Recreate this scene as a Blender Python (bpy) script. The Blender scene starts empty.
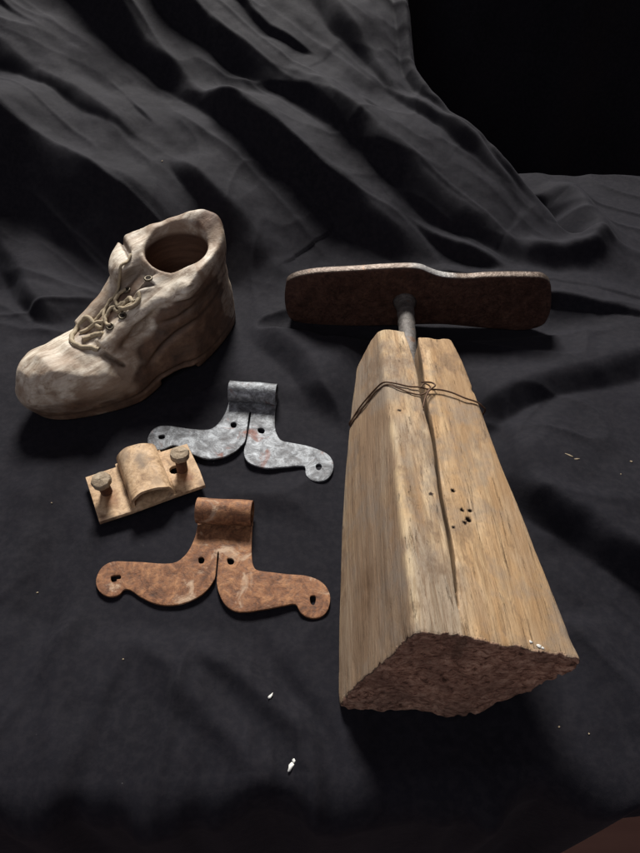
import bpy, bmesh, math
import numpy as np
from mathutils import Vector, Matrix

scene = bpy.context.scene
COL = scene.collection
rng = np.random.default_rng(7)

# ------------------------------------------------------------------ noise
def _hash(i, j, k, s):
    n = (i * 374761393 + j * 668265263 + k * 2147483647 + s * 974634777) & 0xFFFFFFFF
    n = ((n ^ (n >> 13)) * 1274126177) & 0xFFFFFFFF
    n = ((n ^ (n >> 16)) * 2246822519) & 0xFFFFFFFF
    return ((n ^ (n >> 15)) & 0xFFFFFF).astype(np.float64) / 0xFFFFFF * 2 - 1

def vnoise(x, y, z, s=0):
    x, y, z = np.broadcast_arrays(x, y, z)
    xi, yi, zi = [np.floor(a).astype(np.int64) for a in (x, y, z)]
    fx, fy, fz = x - xi, y - yi, z - zi
    fx, fy, fz = [f * f * f * (f * (f * 6 - 15) + 10) for f in (fx, fy, fz)]
    r = 0
    for a in (0, 1):
        for b in (0, 1):
            for c in (0, 1):
                w = (fx if a else 1 - fx) * (fy if b else 1 - fy) * (fz if c else 1 - fz)
                r = r + w * _hash(xi + a, yi + b, zi + c, s)
    return r

def fbm(x, y, z, o=3, s=0):
    r, a, f = 0, 1., 1.
    for i in range(o):
        r = r + a * vnoise(x * f, y * f, z * f, s + i * 17)
        a *= .5; f *= 2.03
    return r

def sstep(a, b, x):
    t = np.clip((x - a) / (b - a), 0, 1)
    return t * t * (3 - 2 * t)

def smin(a, b, k):
    h = np.clip(.5 + .5 * (b - a) / k, 0, 1)
    return b * (1 - h) + a * h - k * h * (1 - h)

def smax(a, b, k):
    return -smin(-a, -b, k)

# ------------------------------------------------------------------ mesh helpers
def link(name, me, mats=(), parent=None, smooth=True):
    o = bpy.data.objects.new(name, me)
    COL.objects.link(o)
    for m in (mats if isinstance(mats, (list, tuple)) else (mats,)):
        me.materials.append(m)
    if parent:
        o.parent = parent
    if smooth and len(me.polygons):
        me.polygons.foreach_set('use_smooth', np.ones(len(me.polygons), bool))
    me.update()
    return o

def mesh_np(name, V, F):
    me = bpy.data.meshes.new(name)
    V = np.asarray(V, np.float32); F = np.asarray(F, np.int32)
    k = F.shape[1]
    me.vertices.add(len(V)); me.vertices.foreach_set('co', V.ravel())
    me.loops.add(F.size); me.loops.foreach_set('vertex_index', F.ravel())
    me.polygons.add(len(F))
    me.polygons.foreach_set('loop_start', np.arange(0, F.size, k, dtype=np.int32))
    me.update(calc_edges=True); me.validate()
    return me

def surfnet(Fv, org, h):
    """naive surface nets over a sampled distance field (negative inside)"""
    nx, ny, nz = Fv.shape
    ins = Fv < 0
    cr = [(a, b, c) for a in (0, 1) for b in (0, 1) for c in (0, 1)]
    sub = lambda A, o: A[o[0]:nx - 1 + o[0], o[1]:ny - 1 + o[1], o[2]:nz - 1 + o[2]]
    cnt = sum(sub(ins, o).astype(np.int8) for o in cr)
    act = (cnt > 0) & (cnt < 8)
    idx = np.argwhere(act)
    num = -np.ones(act.shape, np.int64); num[act] = np.arange(len(idx))
    vals = {o: Fv[idx[:, 0] + o[0], idx[:, 1] + o[1], idx[:, 2] + o[2]] for o in cr}
    acc = np.zeros((len(idx), 3)); n = np.zeros(len(idx))
    for o in cr:
        for ax in range(3):
            if o[ax] == 0:
                p = list(o); p[ax] = 1; p = tuple(p)
                a, b = vals[o], vals[p]
                m = (a < 0) != (b < 0)
                t = np.where(m, a / np.where(m, a - b, 1), 0)
                q = np.tile(np.array(o, float), (len(idx), 1)); q[:, ax] += t
                acc[m] += q[m]; n[m] += 1
    V = (idx + acc / n[:, None]) * h + np.array(org)
    faces = []
    for ax in range(3):
        b, c = [(1, 2), (2, 0), (0, 1)][ax]
        sl0 = [slice(None)] * 3; sl1 = [slice(None)] * 3
        sl0[ax] = slice(0, -1); sl1[ax] = slice(1, None)
        m = ins[tuple(sl0)] != ins[tuple(sl1)]
        e = np.argwhere(m)
        e = e[(e[:, b] > 0) & (e[:, c] > 0) & (e[:, b] < Fv.shape[b] - 1) & (e[:, c] < Fv.shape[c] - 1)]
        if not len(e): continue
        def cell(db, dc):
            q = e.copy(); q[:, b] += db; q[:, c] += dc
            return num[q[:, 0], q[:, 1], q[:, 2]]
        quad = np.stack([cell(-1, -1), cell(0, -1), cell(0, 0), cell(-1, 0)], 1)
        fl = ~ins[e[:, 0], e[:, 1], e[:, 2]]
        quad[fl] = quad[fl][:, ::-1]
        faces.append(quad)
    return V, np.concatenate(faces)

def grid(lo, hi, h):
    ax = [np.arange(a, b + h, h) for a, b in zip(lo, hi)]
    return np.meshgrid(*ax, indexing='ij')

def tube(pts, r, n=8, closed=False, cap=True, squash=1.):
    """one tube swept along points; r a number or one per point"""
    P = [Vector(p) for p in pts]; m = len(P)
    R = [r] * m if np.isscalar(r) else list(r)
    V, F = [], []
    prev = None
    for i in range(m):
        a = P[(i - 1) % m] if (closed or i) else P[0]
        b = P[(i + 1) % m] if (closed or i < m - 1) else P[-1]
        t = (b - a).normalized()
        if prev is None:
            u = t.orthogonal().normalized()
        else:
            u = (prev - t * prev.dot(t)).normalized()
        prev = u; w = t.cross(u)
        for k in range(n):
            g = 2 * math.pi * k / n
            V.append(P[i] + (u * math.cos(g) + w * math.sin(g) * squash) * R[i])
    for i in range(m if closed else m - 1):
        for k in range(n):
            j = (i + 1) % m
            F.append((i * n + k, i * n + (k + 1) % n, j * n + (k + 1) % n, j * n + k))
    me = bpy.data.meshes.new('tube')
    caps = [] if (closed or not cap) else [tuple(range(n))[::-1], tuple(range((m - 1) * n, m * n))]
    me.from_pydata([tuple(v) for v in V], [], F + caps)
    return me

def spline(pts, k=8, closed=False):
    P = np.array(pts, float); n = len(P); out = []
    for i in range(n if closed else n - 1):
        g = lambda j: P[j % n] if closed else P[min(max(j, 0), n - 1)]
        p0, p1, p2, p3 = g(i - 1), g(i), g(i + 1), g(i + 2)
        for t in np.arange(k) / k:
            out.append(.5 * ((2 * p1) + (p2 - p0) * t + (2 * p0 - 5 * p1 + 4 * p2 - p3) * t * t + (3 * p1 - p0 - 3 * p2 + p3) * t ** 3))
    if not closed: out.append(P[-1])
    return np.array(out)

def plate_mesh(outline, holes, thick, bevel, maxe, bend=None, smooth_k=4):
    """flat cut-out sheet (local xy) with real holes, re-cut into small faces and gently bent"""
    cu = bpy.data.curves.new('c', 'CURVE'); cu.dimensions = '2D'; cu.fill_mode = 'BOTH'
    cu.extrude = thick / 2 - bevel; cu.bevel_depth = bevel; cu.bevel_resolution = 1; cu.offset = -bevel
    for ring in [outline] + holes:
        q = spline(ring, smooth_k, True)
        s = cu.splines.new('POLY'); s.points.add(len(q) - 1)
        for i, p in enumerate(q): s.points[i].co = (p[0], p[1], 0, 1)
        s.use_cyclic_u = True
    ob = bpy.data.objects.new('c', cu); COL.objects.link(ob)
    dg = bpy.context.evaluated_depsgraph_get(); dg.update()
    me = bpy.data.meshes.new_from_object(ob.evaluated_get(dg))
    bpy.data.objects.remove(ob); bpy.data.curves.remove(cu)
    me.materials.clear()
    bm = bmesh.new(); bm.from_mesh(me)
    bmesh.ops.remove_doubles(bm, verts=bm.verts, dist=1e-6)
    bmesh.ops.triangulate(bm, faces=bm.faces)
    for _ in range(7):
        L = [e for e in bm.edges if e.calc_length() > maxe]
        if not L: break
        bmesh.ops.subdivide_edges(bm, edges=L, cuts=1, use_grid_fill=False)
        bmesh.ops.triangulate(bm, faces=[f for f in bm.faces if len(f.verts) > 3])
        if _ < 5:
            bm.normal_update()
            fl = [f for f in bm.faces if abs(f.normal.z) > .999]
            bmesh.ops.beautify_fill(bm, faces=fl, edges=[e for e in bm.edges if len(e.link_faces) == 2 and all(abs(f.normal.z) > .999 for f in e.link_faces)])
    if bend:
        for v in bm.verts: v.co.z += bend(v.co.x, v.co.y)
    bm.normal_update()
    bm.to_mesh(me); bm.free()
    return me

def sharp(me, deg=35):
    me.set_sharp_from_angle(angle=math.radians(deg))

def thing(name, label, cat, loc=(0, 0, 0), rz=0, group=None):
    o = bpy.data.objects.new(name, None); COL.objects.link(o)
    o.empty_display_size = .02
    o.location = loc; o.rotation_euler = (0, 0, rz)
    o['label'] = label; o['category'] = cat
    if group: o['group'] = group
    return o

# ------------------------------------------------------------------ materials
class NT:
    def __init__(s, name):
        s.m = bpy.data.materials.new(name); s.m.use_nodes = True
        s.t = s.m.node_tree; s.N = s.t.nodes
        s.b = s.N['Principled BSDF']
        s.co = s.N.new('ShaderNodeTexCoord').outputs['Object']
    def lk(s, a, b): s.t.links.new(a, b)
    def mp(s, sc=(1, 1, 1), rot=(0, 0, 0), loc=(0, 0, 0)):
        n = s.N.new('ShaderNodeMapping'); s.lk(s.co, n.inputs[0])
        n.inputs['Scale'].default_value = sc; n.inputs['Rotation'].default_value = rot; n.inputs['Location'].default_value = loc
        return n.outputs[0]
    def noise(s, scale, det=4, rough=.55, vec=None, dist=0.):
        n = s.N.new('ShaderNodeTexNoise'); s.lk(vec or s.co, n.inputs['Vector'])
        n.inputs['Scale'].default_value = scale; n.inputs['Detail'].default_value = det
        n.inputs['Roughness'].default_value = rough; n.inputs['Distortion'].default_value = dist
        return n.outputs['Fac']
    def vor(s, scale, vec=None, feat='F1', out='Distance', rnd=1.):
        n = s.N.new('ShaderNodeTexVoronoi'); n.feature = feat; s.lk(vec or s.co, n.inputs['Vector'])
        n.inputs['Scale'].default_value = scale; n.inputs['Randomness'].default_value = rnd
        return n.outputs[out]
    def wave(s, scale, dist=2, det=2, vec=None, dirn='X', kind='BANDS', ds=1.):
        n = s.N.new('ShaderNodeTexWave'); n.wave_type = kind; s.lk(vec or s.co, n.inputs['Vector'])
        if kind == 'BANDS': n.bands_direction = dirn
        else: n.rings_direction = dirn
        n.inputs['Scale'].default_value = scale; n.inputs['Distortion'].default_value = dist
        n.inputs['Detail'].default_value = det; n.inputs['Detail Scale'].default_value = ds
        return n.outputs['Fac']
    def ramp(s, f, stops):
        n = s.N.new('ShaderNodeValToRGB'); s.lk(f, n.inputs[0]); e = n.color_ramp.elements
        while len(e) < len(stops): e.new(.5)
        for i, (p, c) in enumerate(stops):
            e[i].position = p
            e[i].color = (*c, 1) if not np.isscalar(c) else (c, c, c, 1)
        return n.outputs[0]
    def mix(s, f, a, b, mode='MIX'):
        n = s.N.new('ShaderNodeMix'); n.data_type = 'RGBA'; n.blend_type = mode
        for inp, v in ((n.inputs[0], f), (n.inputs[6], a), (n.inputs[7], b)):
            if hasattr(v, 'links') or isinstance(v, bpy.types.NodeSocket): s.lk(v, inp)
            elif np.isscalar(v): inp.default_value = v
            else: inp.default_value = (*v, 1)
        return n.outputs[2]
    def math(s, op, a, b=0., clamp=False):
        n = s.N.new('ShaderNodeMath'); n.operation = op; n.use_clamp = clamp
        for inp, v in ((n.inputs[0], a), (n.inputs[1], b)):
            if isinstance(v, bpy.types.NodeSocket): s.lk(v, inp)
            else: inp.default_value = v
        return n.outputs[0]
    def sep(s):
        n = s.N.new('ShaderNodeSeparateXYZ'); s.lk(s.co, n.inputs[0]); return n.outputs
    def attr(s, name):
        n = s.N.new('ShaderNodeAttribute'); n.attribute_name = name; return n.outputs['Fac']
    def bump(s, h, strength, dist, prev=None):
        n = s.N.new('ShaderNodeBump'); s.lk(h, n.inputs['Height'])
        n.inputs['Strength'].default_value = strength; n.inputs['Distance'].default_value = dist
        if prev: s.lk(prev, n.inputs['Normal'])
        return n.outputs[0]
    def out(s, col=None, rough=None, metal=None, nrm=None, spec=None):
        for k, v in (('Base Color', col), ('Roughness', rough), ('Metallic', metal), ('Normal', nrm), ('Specular IOR Level', spec)):
            if v is None: continue
            i = s.b.inputs[k]
            if isinstance(v, bpy.types.NodeSocket): s.lk(v, i)
            elif np.isscalar(v): i.default_value = v
            else: i.default_value = (*v, 1)
        return s.m

def mat_cloth():
    k = NT('black_cotton')
    n1 = k.noise(9, 4, .6); n2 = k.noise(160, 3, .7)
    lint = k.vor(230, feat='F1')
    c = k.ramp(n1, [(.3, (.0074, .0071, .0102)), (.7, (.0112, .0108, .0152))])
    c = k.mix(k.ramp(n2, [(.42, 0.), (.62, .35)]), c, (.022, .020, .024))
    sp = k.ramp(k.vor(95), [(0, 1.), (.035, 1.), (.06, 0.)])
    gate = k.ramp(k.noise(33, 2, .5), [(.66, 0.), (.70, 1.)])
    c = k.mix(k.math('MULTIPLY', k.math('MULTIPLY', sp, gate), .5), c, (.25, .25, .25))
    w1 = k.wave(620, .6, 1, k.mp(rot=(0, 0, .7)), 'X'); w2 = k.wave(620, .6, 1, k.mp(rot=(0, 0, .7)), 'Y')
    wv = k.math('ADD', w1, w2)
    b = k.bump(wv, .25, .0003)
    b = k.bump(n2, .4, .0007, b)
    b = k.bump(k.noise(30, 3, .5), .15, .003, b)
    k.b.inputs['Sheen Weight'].default_value = .03
    k.b.inputs['Sheen Roughness'].default_value = .5
    k.b.inputs['Sheen Tint'].default_value = (.8, .8, .9, 1)
    return k.out(c, .80, 0, b, .10)

def mat_wood():
    k = NT('weathered_pine')
    # growth rings seen lengthwise: bands across local x/z, long in y
    g1 = k.noise(1, 6, .62, k.mp((38, 3.6, 38)), .9)
    g2 = k.noise(1, 5, .75, k.mp((380, 20, 380)), .6)
    rg = k.wave(26, 7, 4, k.mp((1, .16, 1), rot=(.05, .35, .12)), 'X', ds=1.9)
    big = k.noise(13, 4, .6, k.mp((1, .5, 1)))
    c = k.ramp(g1, [(.33, (.25, .165, .095)), (.5, (.54, .39, .235)), (.64, (.70, .54, .35))])
    c = k.mix(k.math('MULTIPLY', rg, .55), c, (.36, .205, .095))
    c = k.mix(k.ramp(big, [(.44, 0.), (.56, .8)]), c, (.36, .295, .225))
    c = k.mix(k.ramp(k.noise(1, 4, .7, k.mp((26, 7, 26), loc=(4, 0, 9))), [(.50, 0.), (.60, .75)]), c, (.23, .155, .095))
    c = k.mix(k.ramp(g2, [(.38, .7), (.52, 0.)]), c, (.20, .125, .07))
    ln = k.ramp(k.noise(1, 5, .8, k.mp((330, 7, 330), loc=(2, 2, 2)), .2), [(.30, .75), (.40, 0.)])
    c = k.mix(ln, c, (.17, .10, .055))
    # worn pale arrises and dark left side / end stored on the mesh
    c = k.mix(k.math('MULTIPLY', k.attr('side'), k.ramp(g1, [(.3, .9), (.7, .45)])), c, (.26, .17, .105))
    c = k.mix(k.math('MULTIPLY', k.attr('rightpiece'), .30), c, (.52, .31, .14))
    c = k.mix(k.math('MULTIPLY', k.attr('arris'), .40), c, (.80, .63, .38))
    kn = k.N.new('ShaderNodeVectorMath'); kn.operation = 'DISTANCE'; k.lk(k.mp((1, .45, 1)), kn.inputs[0]); kn.inputs[1].default_value = (.030, .104, .066)
    kd = k.math('ADD', kn.outputs['Value'], k.math('MULTIPLY', k.noise(60, 3, .6), .012))
    c = k.mix(k.ramp(kd, [(.009, .9), (.021, 0.)]), c, (.15, .085, .045))
    sm = k.ramp(k.noise(11, 5, .75, k.mp((1, .8, 1), loc=(8, 3, 5))), [(.48, 0.), (.60, .7)])
    c = k.mix(sm, c, (.25, .205, .165))
    st = k.ramp(k.noise(24, 5, .75, k.mp((1, .6, 1), loc=(3, 1, 0))), [(.53, 0.), (.63, .7)])
    c = k.mix(st, c, (.20, .13, .08))
    sp = k.ramp(k.vor(75, k.mp((1, .55, 1))), [(.05, 1.), (.10, 0.)])
    sg = k.ramp(k.noise(12, 2, .5, k.mp(loc=(1, 7, 2))), [(.56, 0.), (.62, 1.)])
    c = k.mix(k.math('MULTIPLY', k.math('MULTIPLY', sp, sg), .85), c, (.07, .04, .025))
    # rotten end grain
    e1 = k.noise(1, 5, .78, k.mp((170, 170, 300), rot=(0, .3, 0))); e2 = k.noise(32, 4, .6)
    ec = k.ramp(e1, [(.36, (.06, .028, .018)), (.47, (.44, .235, .16)), (.62, (.72, .46, .33))])
    ec = k.mix(k.ramp(e2, [(.35, .6), (.6, 0.)]), ec, (.20, .115, .085))
    c = k.mix(k.attr('endgrain'), c, ec)
    c = k.mix(k.attr('pit'), c, (.03, .018, .012))
    b = k.bump(k.math('SUBTRACT', g2, ln), .8, .0016); b = k.bump(g1, .35, .002, b)
    eb = k.math('MULTIPLY', e1, k.attr('endgrain'))
    b = k.bump(eb, 1., .005, b)
    b = k.bump(k.noise(600, 2, .6), .2, .0004, b)
    return k.out(c, .82, 0, b, .25)

def mat_boot():
    k = NT('carved_bleached_wood')
    g = k.noise(1, 5, .65, k.mp((22, 160, 160)), .5)
    big = k.noise(16, 5, .62, None, .5)
    c = k.ramp(g, [(.34, (.27, .205, .15)), (.48, (.55, .475, .38)), (.64, (.72, .66, .56))])
    c = k.mix(k.ramp(big, [(.44, 0.), (.58, .85)]), c, (.28, .195, .135))
    c = k.mix(k.ramp(k.noise(70, 5, .75), [(.52, 0.), (.64, .45)]), c, (.24, .17, .12))
    c = k.mix(k.math('MULTIPLY', k.attr('stain_shade'), .93), c, k.ramp(k.noise(45, 4, .65), [(.3, (.045, .024, .016)), (.55, (.13, .072, .045)), (.75, (.26, .16, .10))]))
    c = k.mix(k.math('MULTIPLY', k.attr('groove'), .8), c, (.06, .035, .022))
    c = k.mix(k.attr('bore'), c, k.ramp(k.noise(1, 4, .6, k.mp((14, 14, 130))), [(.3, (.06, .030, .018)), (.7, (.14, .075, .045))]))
    b = k.bump(g, .35, .0015); b = k.bump(k.noise(90, 4, .6), .4, .0022, b)
    b = k.bump(k.noise(420, 2, .6), .2, .0005, b)
    return k.out(c, k.ramp(big, [(.3, .55), (.7, .75)]), 0, b, .4)

def mat_rust(name, cols, pale, pale_amt, rough=.72, metal=.25, scale=1., bumpk=1.):
    k = NT(name)
    a = k.noise(85 * scale, 5, .7, None, .6); d = k.noise(300 * scale, 4, .7); p = k.noise(38 * scale, 5, .65, k.mp(loc=(2, 5, 1)), .8)
    c = k.ramp(a, [(.28, cols[0]), (.48, cols[1]), (.70, cols[2])])
    c = k.mix(k.ramp(d, [(.35, .55), (.55, 0.)]), c, cols[0])
    c = k.mix(k.ramp(p, [(.62 - pale_amt, 0.), (.70 - pale_amt * .6, .85)]), c, pale)
    b = k.bump(a, .5 * bumpk, .002); b = k.bump(d, .55 * bumpk, .0009, b)
    return k.out(c, k.ramp(d, [(.3, rough - .12), (.7, rough + .12)]), metal, b, .35)

def mat_plain(name, col, rough, metal=0., ns=200, var=.35, bd=.0005, scol=None):
    k = NT(name)
    n = k.noise(ns, 4, .65)
    c = k.mix(k.ramp(n, [(.3, var), (.65, 0.)]), col, scol or tuple(x * .35 for x in col))
    return k.out(c, rough, metal, k.bump(n, .5, bd), .3)

M_cloth = mat_cloth(); M_wood = mat_wood(); M_boot = mat_boot()
M_rust = mat_rust('rusty_iron', [(.05, .023, .014), (.22, .098, .048), (.42, .215, .105)], (.45, .32, .22), .045, metal=.1)
M_zinc = mat_rust('galvanised_iron', [(.045, .042, .044), (.17, .178, .19), (.46, .49, .52)], (.15, .065, .05), .045, rough=.62, metal=.35)
M_cream = mat_rust('flaking_cream_paint', [(.20, .115, .06), (.52, .355, .21), (.64, .47, .31)], (.17, .115, .075), .03, metal=0, rough=.7, bumpk=.5)
def rust_spots(m, spots):
    nt = m.node_tree; b = nt.nodes['Principled BSDF']; src = b.inputs['Base Color'].links[0].from_socket
    tc = nt.nodes.new('ShaderNodeTexCoord').outputs['Object']
    nz = nt.nodes.new('ShaderNodeTexNoise'); nz.inputs['Scale'].default_value = 140; nz.inputs['Detail'].default_value = 4; nt.links.new(tc, nz.inputs[0])
    for (x, y, rad, amt, col) in spots:
        d = nt.nodes.new('ShaderNodeVectorMath'); d.operation = 'DISTANCE'
        mp = nt.nodes.new('ShaderNodeMapping'); mp.inputs['Scale'].default_value = (1, .62, 0); nt.links.new(tc, mp.inputs[0]); nt.links.new(mp.outputs[0], d.inputs[0])
        d.inputs[1].default_value = (x, y * .62, 0)
        ad = nt.nodes.new('ShaderNodeMath'); ad.operation = 'MULTIPLY_ADD'; nt.links.new(nz.outputs['Fac'], ad.inputs[0]); ad.inputs[1].default_value = rad * 1.6; nt.links.new(d.outputs['Value'], ad.inputs[2])
        rp = nt.nodes.new('ShaderNodeMapRange'); rp.inputs[1].default_value = rad * 1.1; rp.inputs[2].default_value = rad * 2.1; rp.inputs[3].default_value = amt; rp.inputs[4].default_value = 0; nt.links.new(ad.outputs[0], rp.inputs[0])
        mx = nt.nodes.new('ShaderNodeMix'); mx.data_type = 'RGBA'; nt.links.new(rp.outputs[0], mx.inputs[0]); nt.links.new(src, mx.inputs[6]); mx.inputs[7].default_value = (*col, 1)
        src = mx.outputs[2]
    nt.links.new(src, b.inputs['Base Color'])
rust_spots(M_cream, [(.0155, .024, .0075, .9, (.20, .085, .035)), (.086, .019, .0075, .9, (.20, .085, .035)), (.0315, .022, .004, .8, (.13, .075, .045)), (.052, .040, .0065, .8, (.20, .15, .11)),
                     (.040, .054, .006, .6, (.24, .18, .13)), (.060, .012, .005, .55, (.22, .14, .08)), (.004, .004, .004, .8, (.14, .08, .05)), (.097, .003, .004, .7, (.16, .09, .05))])
M_bolt = mat_rust('dull_bolt_steel', [(.16, .11, .07), (.33, .26, .18), (.42, .35, .26)], (.17, .10, .06), 0, metal=.15, scale=2)
M_dark = mat_rust('dark_rusted_shank', [(.04, .018, .012), (.10, .045, .028), (.16, .08, .05)], (.2, .1, .06), 0, scale=2)
M_iron = mat_rust('dark_iron_plate', [(.03, .015, .011), (.075, .036, .026), (.13, .066, .046)], (.07, .03, .02), .02, metal=.3, rough=.6)
M_edge = mat_rust('bare_iron_edge', [(.05, .034, .026), (.105, .078, .062), (.20, .165, .14)], (.24, .14, .09), 0, metal=.55, rough=.45, scale=1.3)
_nt = M_edge.node_tree; _b = _nt.nodes['Principled BSDF']; _src = _b.inputs['Base Color'].links[0].from_socket
_tc = _nt.nodes.new('ShaderNodeTexCoord'); _d = _nt.nodes.new('ShaderNodeVectorMath'); _d.operation = 'DISTANCE'; _nt.links.new(_tc.outputs['Object'], _d.inputs[0]); _d.inputs[1].default_value = (.125, .612, .078)
_mr = _nt.nodes.new('ShaderNodeMapRange'); _mr.inputs[1].default_value = .012; _mr.inputs[2].default_value = .030; _mr.inputs[3].default_value = 1; _mr.inputs[4].default_value = 0; _nt.links.new(_d.outputs['Value'], _mr.inputs[0])
_mx = _nt.nodes.new('ShaderNodeMix'); _mx.data_type = 'RGBA'; _nt.links.new(_mr.outputs[0], _mx.inputs[0]); _nt.links.new(_src, _mx.inputs[6]); _mx.inputs[7].default_value = (.42, .41, .40, 1); _nt.links.new(_mx.outputs[2], _b.inputs['Base Color'])
M_rod = mat_rust('worn_iron_rod', [(.05, .042, .038), (.13, .118, .11), (.22, .205, .195)], (.16, .09, .055), .03, metal=.3, rough=.62, scale=1.2)
M_wire = mat_plain('rusty_wire', (.11, .06, .035), .6, .4, 500)
M_lace = mat_plain('waxed_cord', (.40, .325, .22), .7, 0, 700, .5, .0006)
M_eye = mat_plain('aged_brass_eyelet', (.13, .11, .08), .45, .7, 400)
M_hole = mat_plain('dark_hole', (.02, .014, .010), .9)
M_white = mat_plain('white_chalk', (.8, .8, .76), .8, 0, 300, .2)
M_straw = mat_plain('dry_straw', (.34, .27, .18), .8, 0, 300, .3)
M_floor = None

# ------------------------------------------------------------------ the cloth
FRONT= [(-0.1102, 0.3338), (-0.1102, 0.3233), (-0.1112, 0.3122), (-0.1152, 0.2991), (-0.123, 0.2902), (-0.1344, 0.2886), (-0.1515, 0.2902), (-0.165, 0.2909), (-0.1785, 0.2909), (-0.1865, 0.2852), (-0.1889, 0.2744), (-0.1855, 0.2653), (-0.1786, 0.2595), (-0.1712, 0.2581), (-0.1659, 0.2606), (-0.163, 0.2649), (-0.1572, 0.2638), (-0.1487, 0.2581), (-0.1363, 0.2522), (-0.1248, 0.2501), (-0.1123, 0.2515), (-0.1002, 0.2571), (-0.093, 0.2642), (-0.0896, 0.2707), (-0.0882, 0.2762), (-0.0888, 0.2971), (-0.0875, 0.2971), (-0.0868, 0.2751), (-0.086, 0.2678), (-0.0826, 0.2581), (-0.0769, 0.2494), (-0.0685, 0.2442), (-0.0574, 0.2439), (-0.0418, 0.2466), (-0.0292, 0.2494), (-0.0203, 0.2508), (-0.0163, 0.2442), (-0.0115, 0.2402), (-0.0052, 0.2385), (0.0014, 0.2402), (0.0065, 0.246), (0.0085, 0.2564), (0.006, 0.2653), (-0.0005, 0.2725), (-0.0121, 0.277), (-0.027, 0.2781), (-0.0402, 0.2796), (-0.0519, 0.2811), (-0.0565, 0.2848), (-0.0589, 0.2952), (-0.0602, 0.313), (-0.0608, 0.3304)]
FH= [[(-0.1767, 0.277), (-0.1697, 0.2781), (-0.1683, 0.2747), (-0.1714, 0.274), (-0.1714, 0.2722), (-0.1752, 0.2718)], [(-0.1046, 0.2932), (-0.1017, 0.2944), (-0.0993, 0.2917), (-0.1002, 0.2882), (-0.1036, 0.2886)], [(-0.0799, 0.2921), (-0.0766, 0.2932), (-0.0737, 0.2905), (-0.0744, 0.2871), (-0.0781, 0.2871)], [(-0.0079, 0.2578), (-0.0044, 0.2585), (-0.0034, 0.255), (-0.0047, 0.2504), (-0.0072, 0.2508), (-0.0082, 0.2543)]]
BACK= [(-0.0963, 0.489), (-0.0982, 0.4739), (-0.102, 0.4603), (-0.1079, 0.4491), (-0.1155, 0.4448), (-0.13, 0.4456), (-0.1432, 0.4483), (-0.1564, 0.4509), (-0.166, 0.4505), (-0.1721, 0.4448), (-0.1744, 0.4349), (-0.1727, 0.4256), (-0.1669, 0.4193), (-0.1597, 0.4173), (-0.1538, 0.4193), (-0.1476, 0.4235), (-0.1398, 0.4214), (-0.132, 0.4148), (-0.1219, 0.4091), (-0.1107, 0.4051), (-0.0971, 0.4067), (-0.0854, 0.414), (-0.0785, 0.4235), (-0.0752, 0.4327), (-0.0743, 0.4671), (-0.0723, 0.4671), (-0.074, 0.4298), (-0.0754, 0.4206), (-0.075, 0.4111), (-0.0706, 0.4019), (-0.061, 0.3964), (-0.0503, 0.3944), (-0.0352, 0.3964), (-0.0231, 0.3979), (-0.0149, 0.3972), (-0.0138, 0.3874), (-0.0093, 0.3809), (-0.0018, 0.3783), (0.0063, 0.3809), (0.0118, 0.3893), (0.0131, 0.4011), (0.0089, 0.4111), (0.0012, 0.4173), (-0.0113, 0.4235), (-0.027, 0.4277), (-0.0381, 0.4306), (-0.0432, 0.4374), (-0.0463, 0.4491), (-0.0472, 0.4693), (-0.0463, 0.4842)]
BH= [[(-0.1637, 0.437), (-0.1588, 0.4383), (-0.1572, 0.434), (-0.1591, 0.4323), (-0.163, 0.4327)], [(-0.0923, 0.4531), (-0.089, 0.4558), (-0.0861, 0.4522), (-0.0869, 0.4478), (-0.0908, 0.4478)], [(-0.0638, 0.4465), (-0.0597, 0.4478), (-0.0566, 0.4443), (-0.0579, 0.44), (-0.0625, 0.4413)], [(-0.004, 0.3987), (-0.0006, 0.4007), (0.0018, 0.3972), (-0.0003, 0.3925), (-0.0033, 0.3936)]]
STAPLE= [(-0.2239, 0.38), (-0.1284, 0.4216), (-0.1078, 0.3675), (-0.1972, 0.3254)]
PLATE_UV = [(-0.0045, 0.0548), (-0.0014, 0.0632), (0.0107, 0.0705), (0.032, 0.0768), (0.0583, 0.0812), (0.0843, 0.085), (0.1101, 0.088), (0.1358, 0.0891), (0.1489, 0.0871), (0.1571, 0.083), (0.1735, 0.0771), (0.1998, 0.075), (0.2201, 0.0773), (0.2404, 0.0788), (0.2759, 0.0804), (0.2857, 0.0782), (0.2934, 0.0706), (0.2987, 0.0552), (0.304, 0.0343), (0.3048, 0.0196), (0.3005, 0.0072), (0.2803, -0.0008), (0.2522, 0.0), (0.2238, 0.0016), (0.1897, 0.0044), (0.1673, 0.004), (0.1281, 0.0012), (0.0884, -0.0002), (0.0427, -0.0018), (0.014, -0.0017), (-0.0002, 0.0037), (-0.0053, 0.0172), (-0.0065, 0.037)]
EDGE = np.array([(.164, 1.60), (.163, 1.2226), (.163, 1.1333), (.166, 1.0393), (.200, .9609), (.2625, .8844), (.3323, .8224), (.352, .785)])
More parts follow.
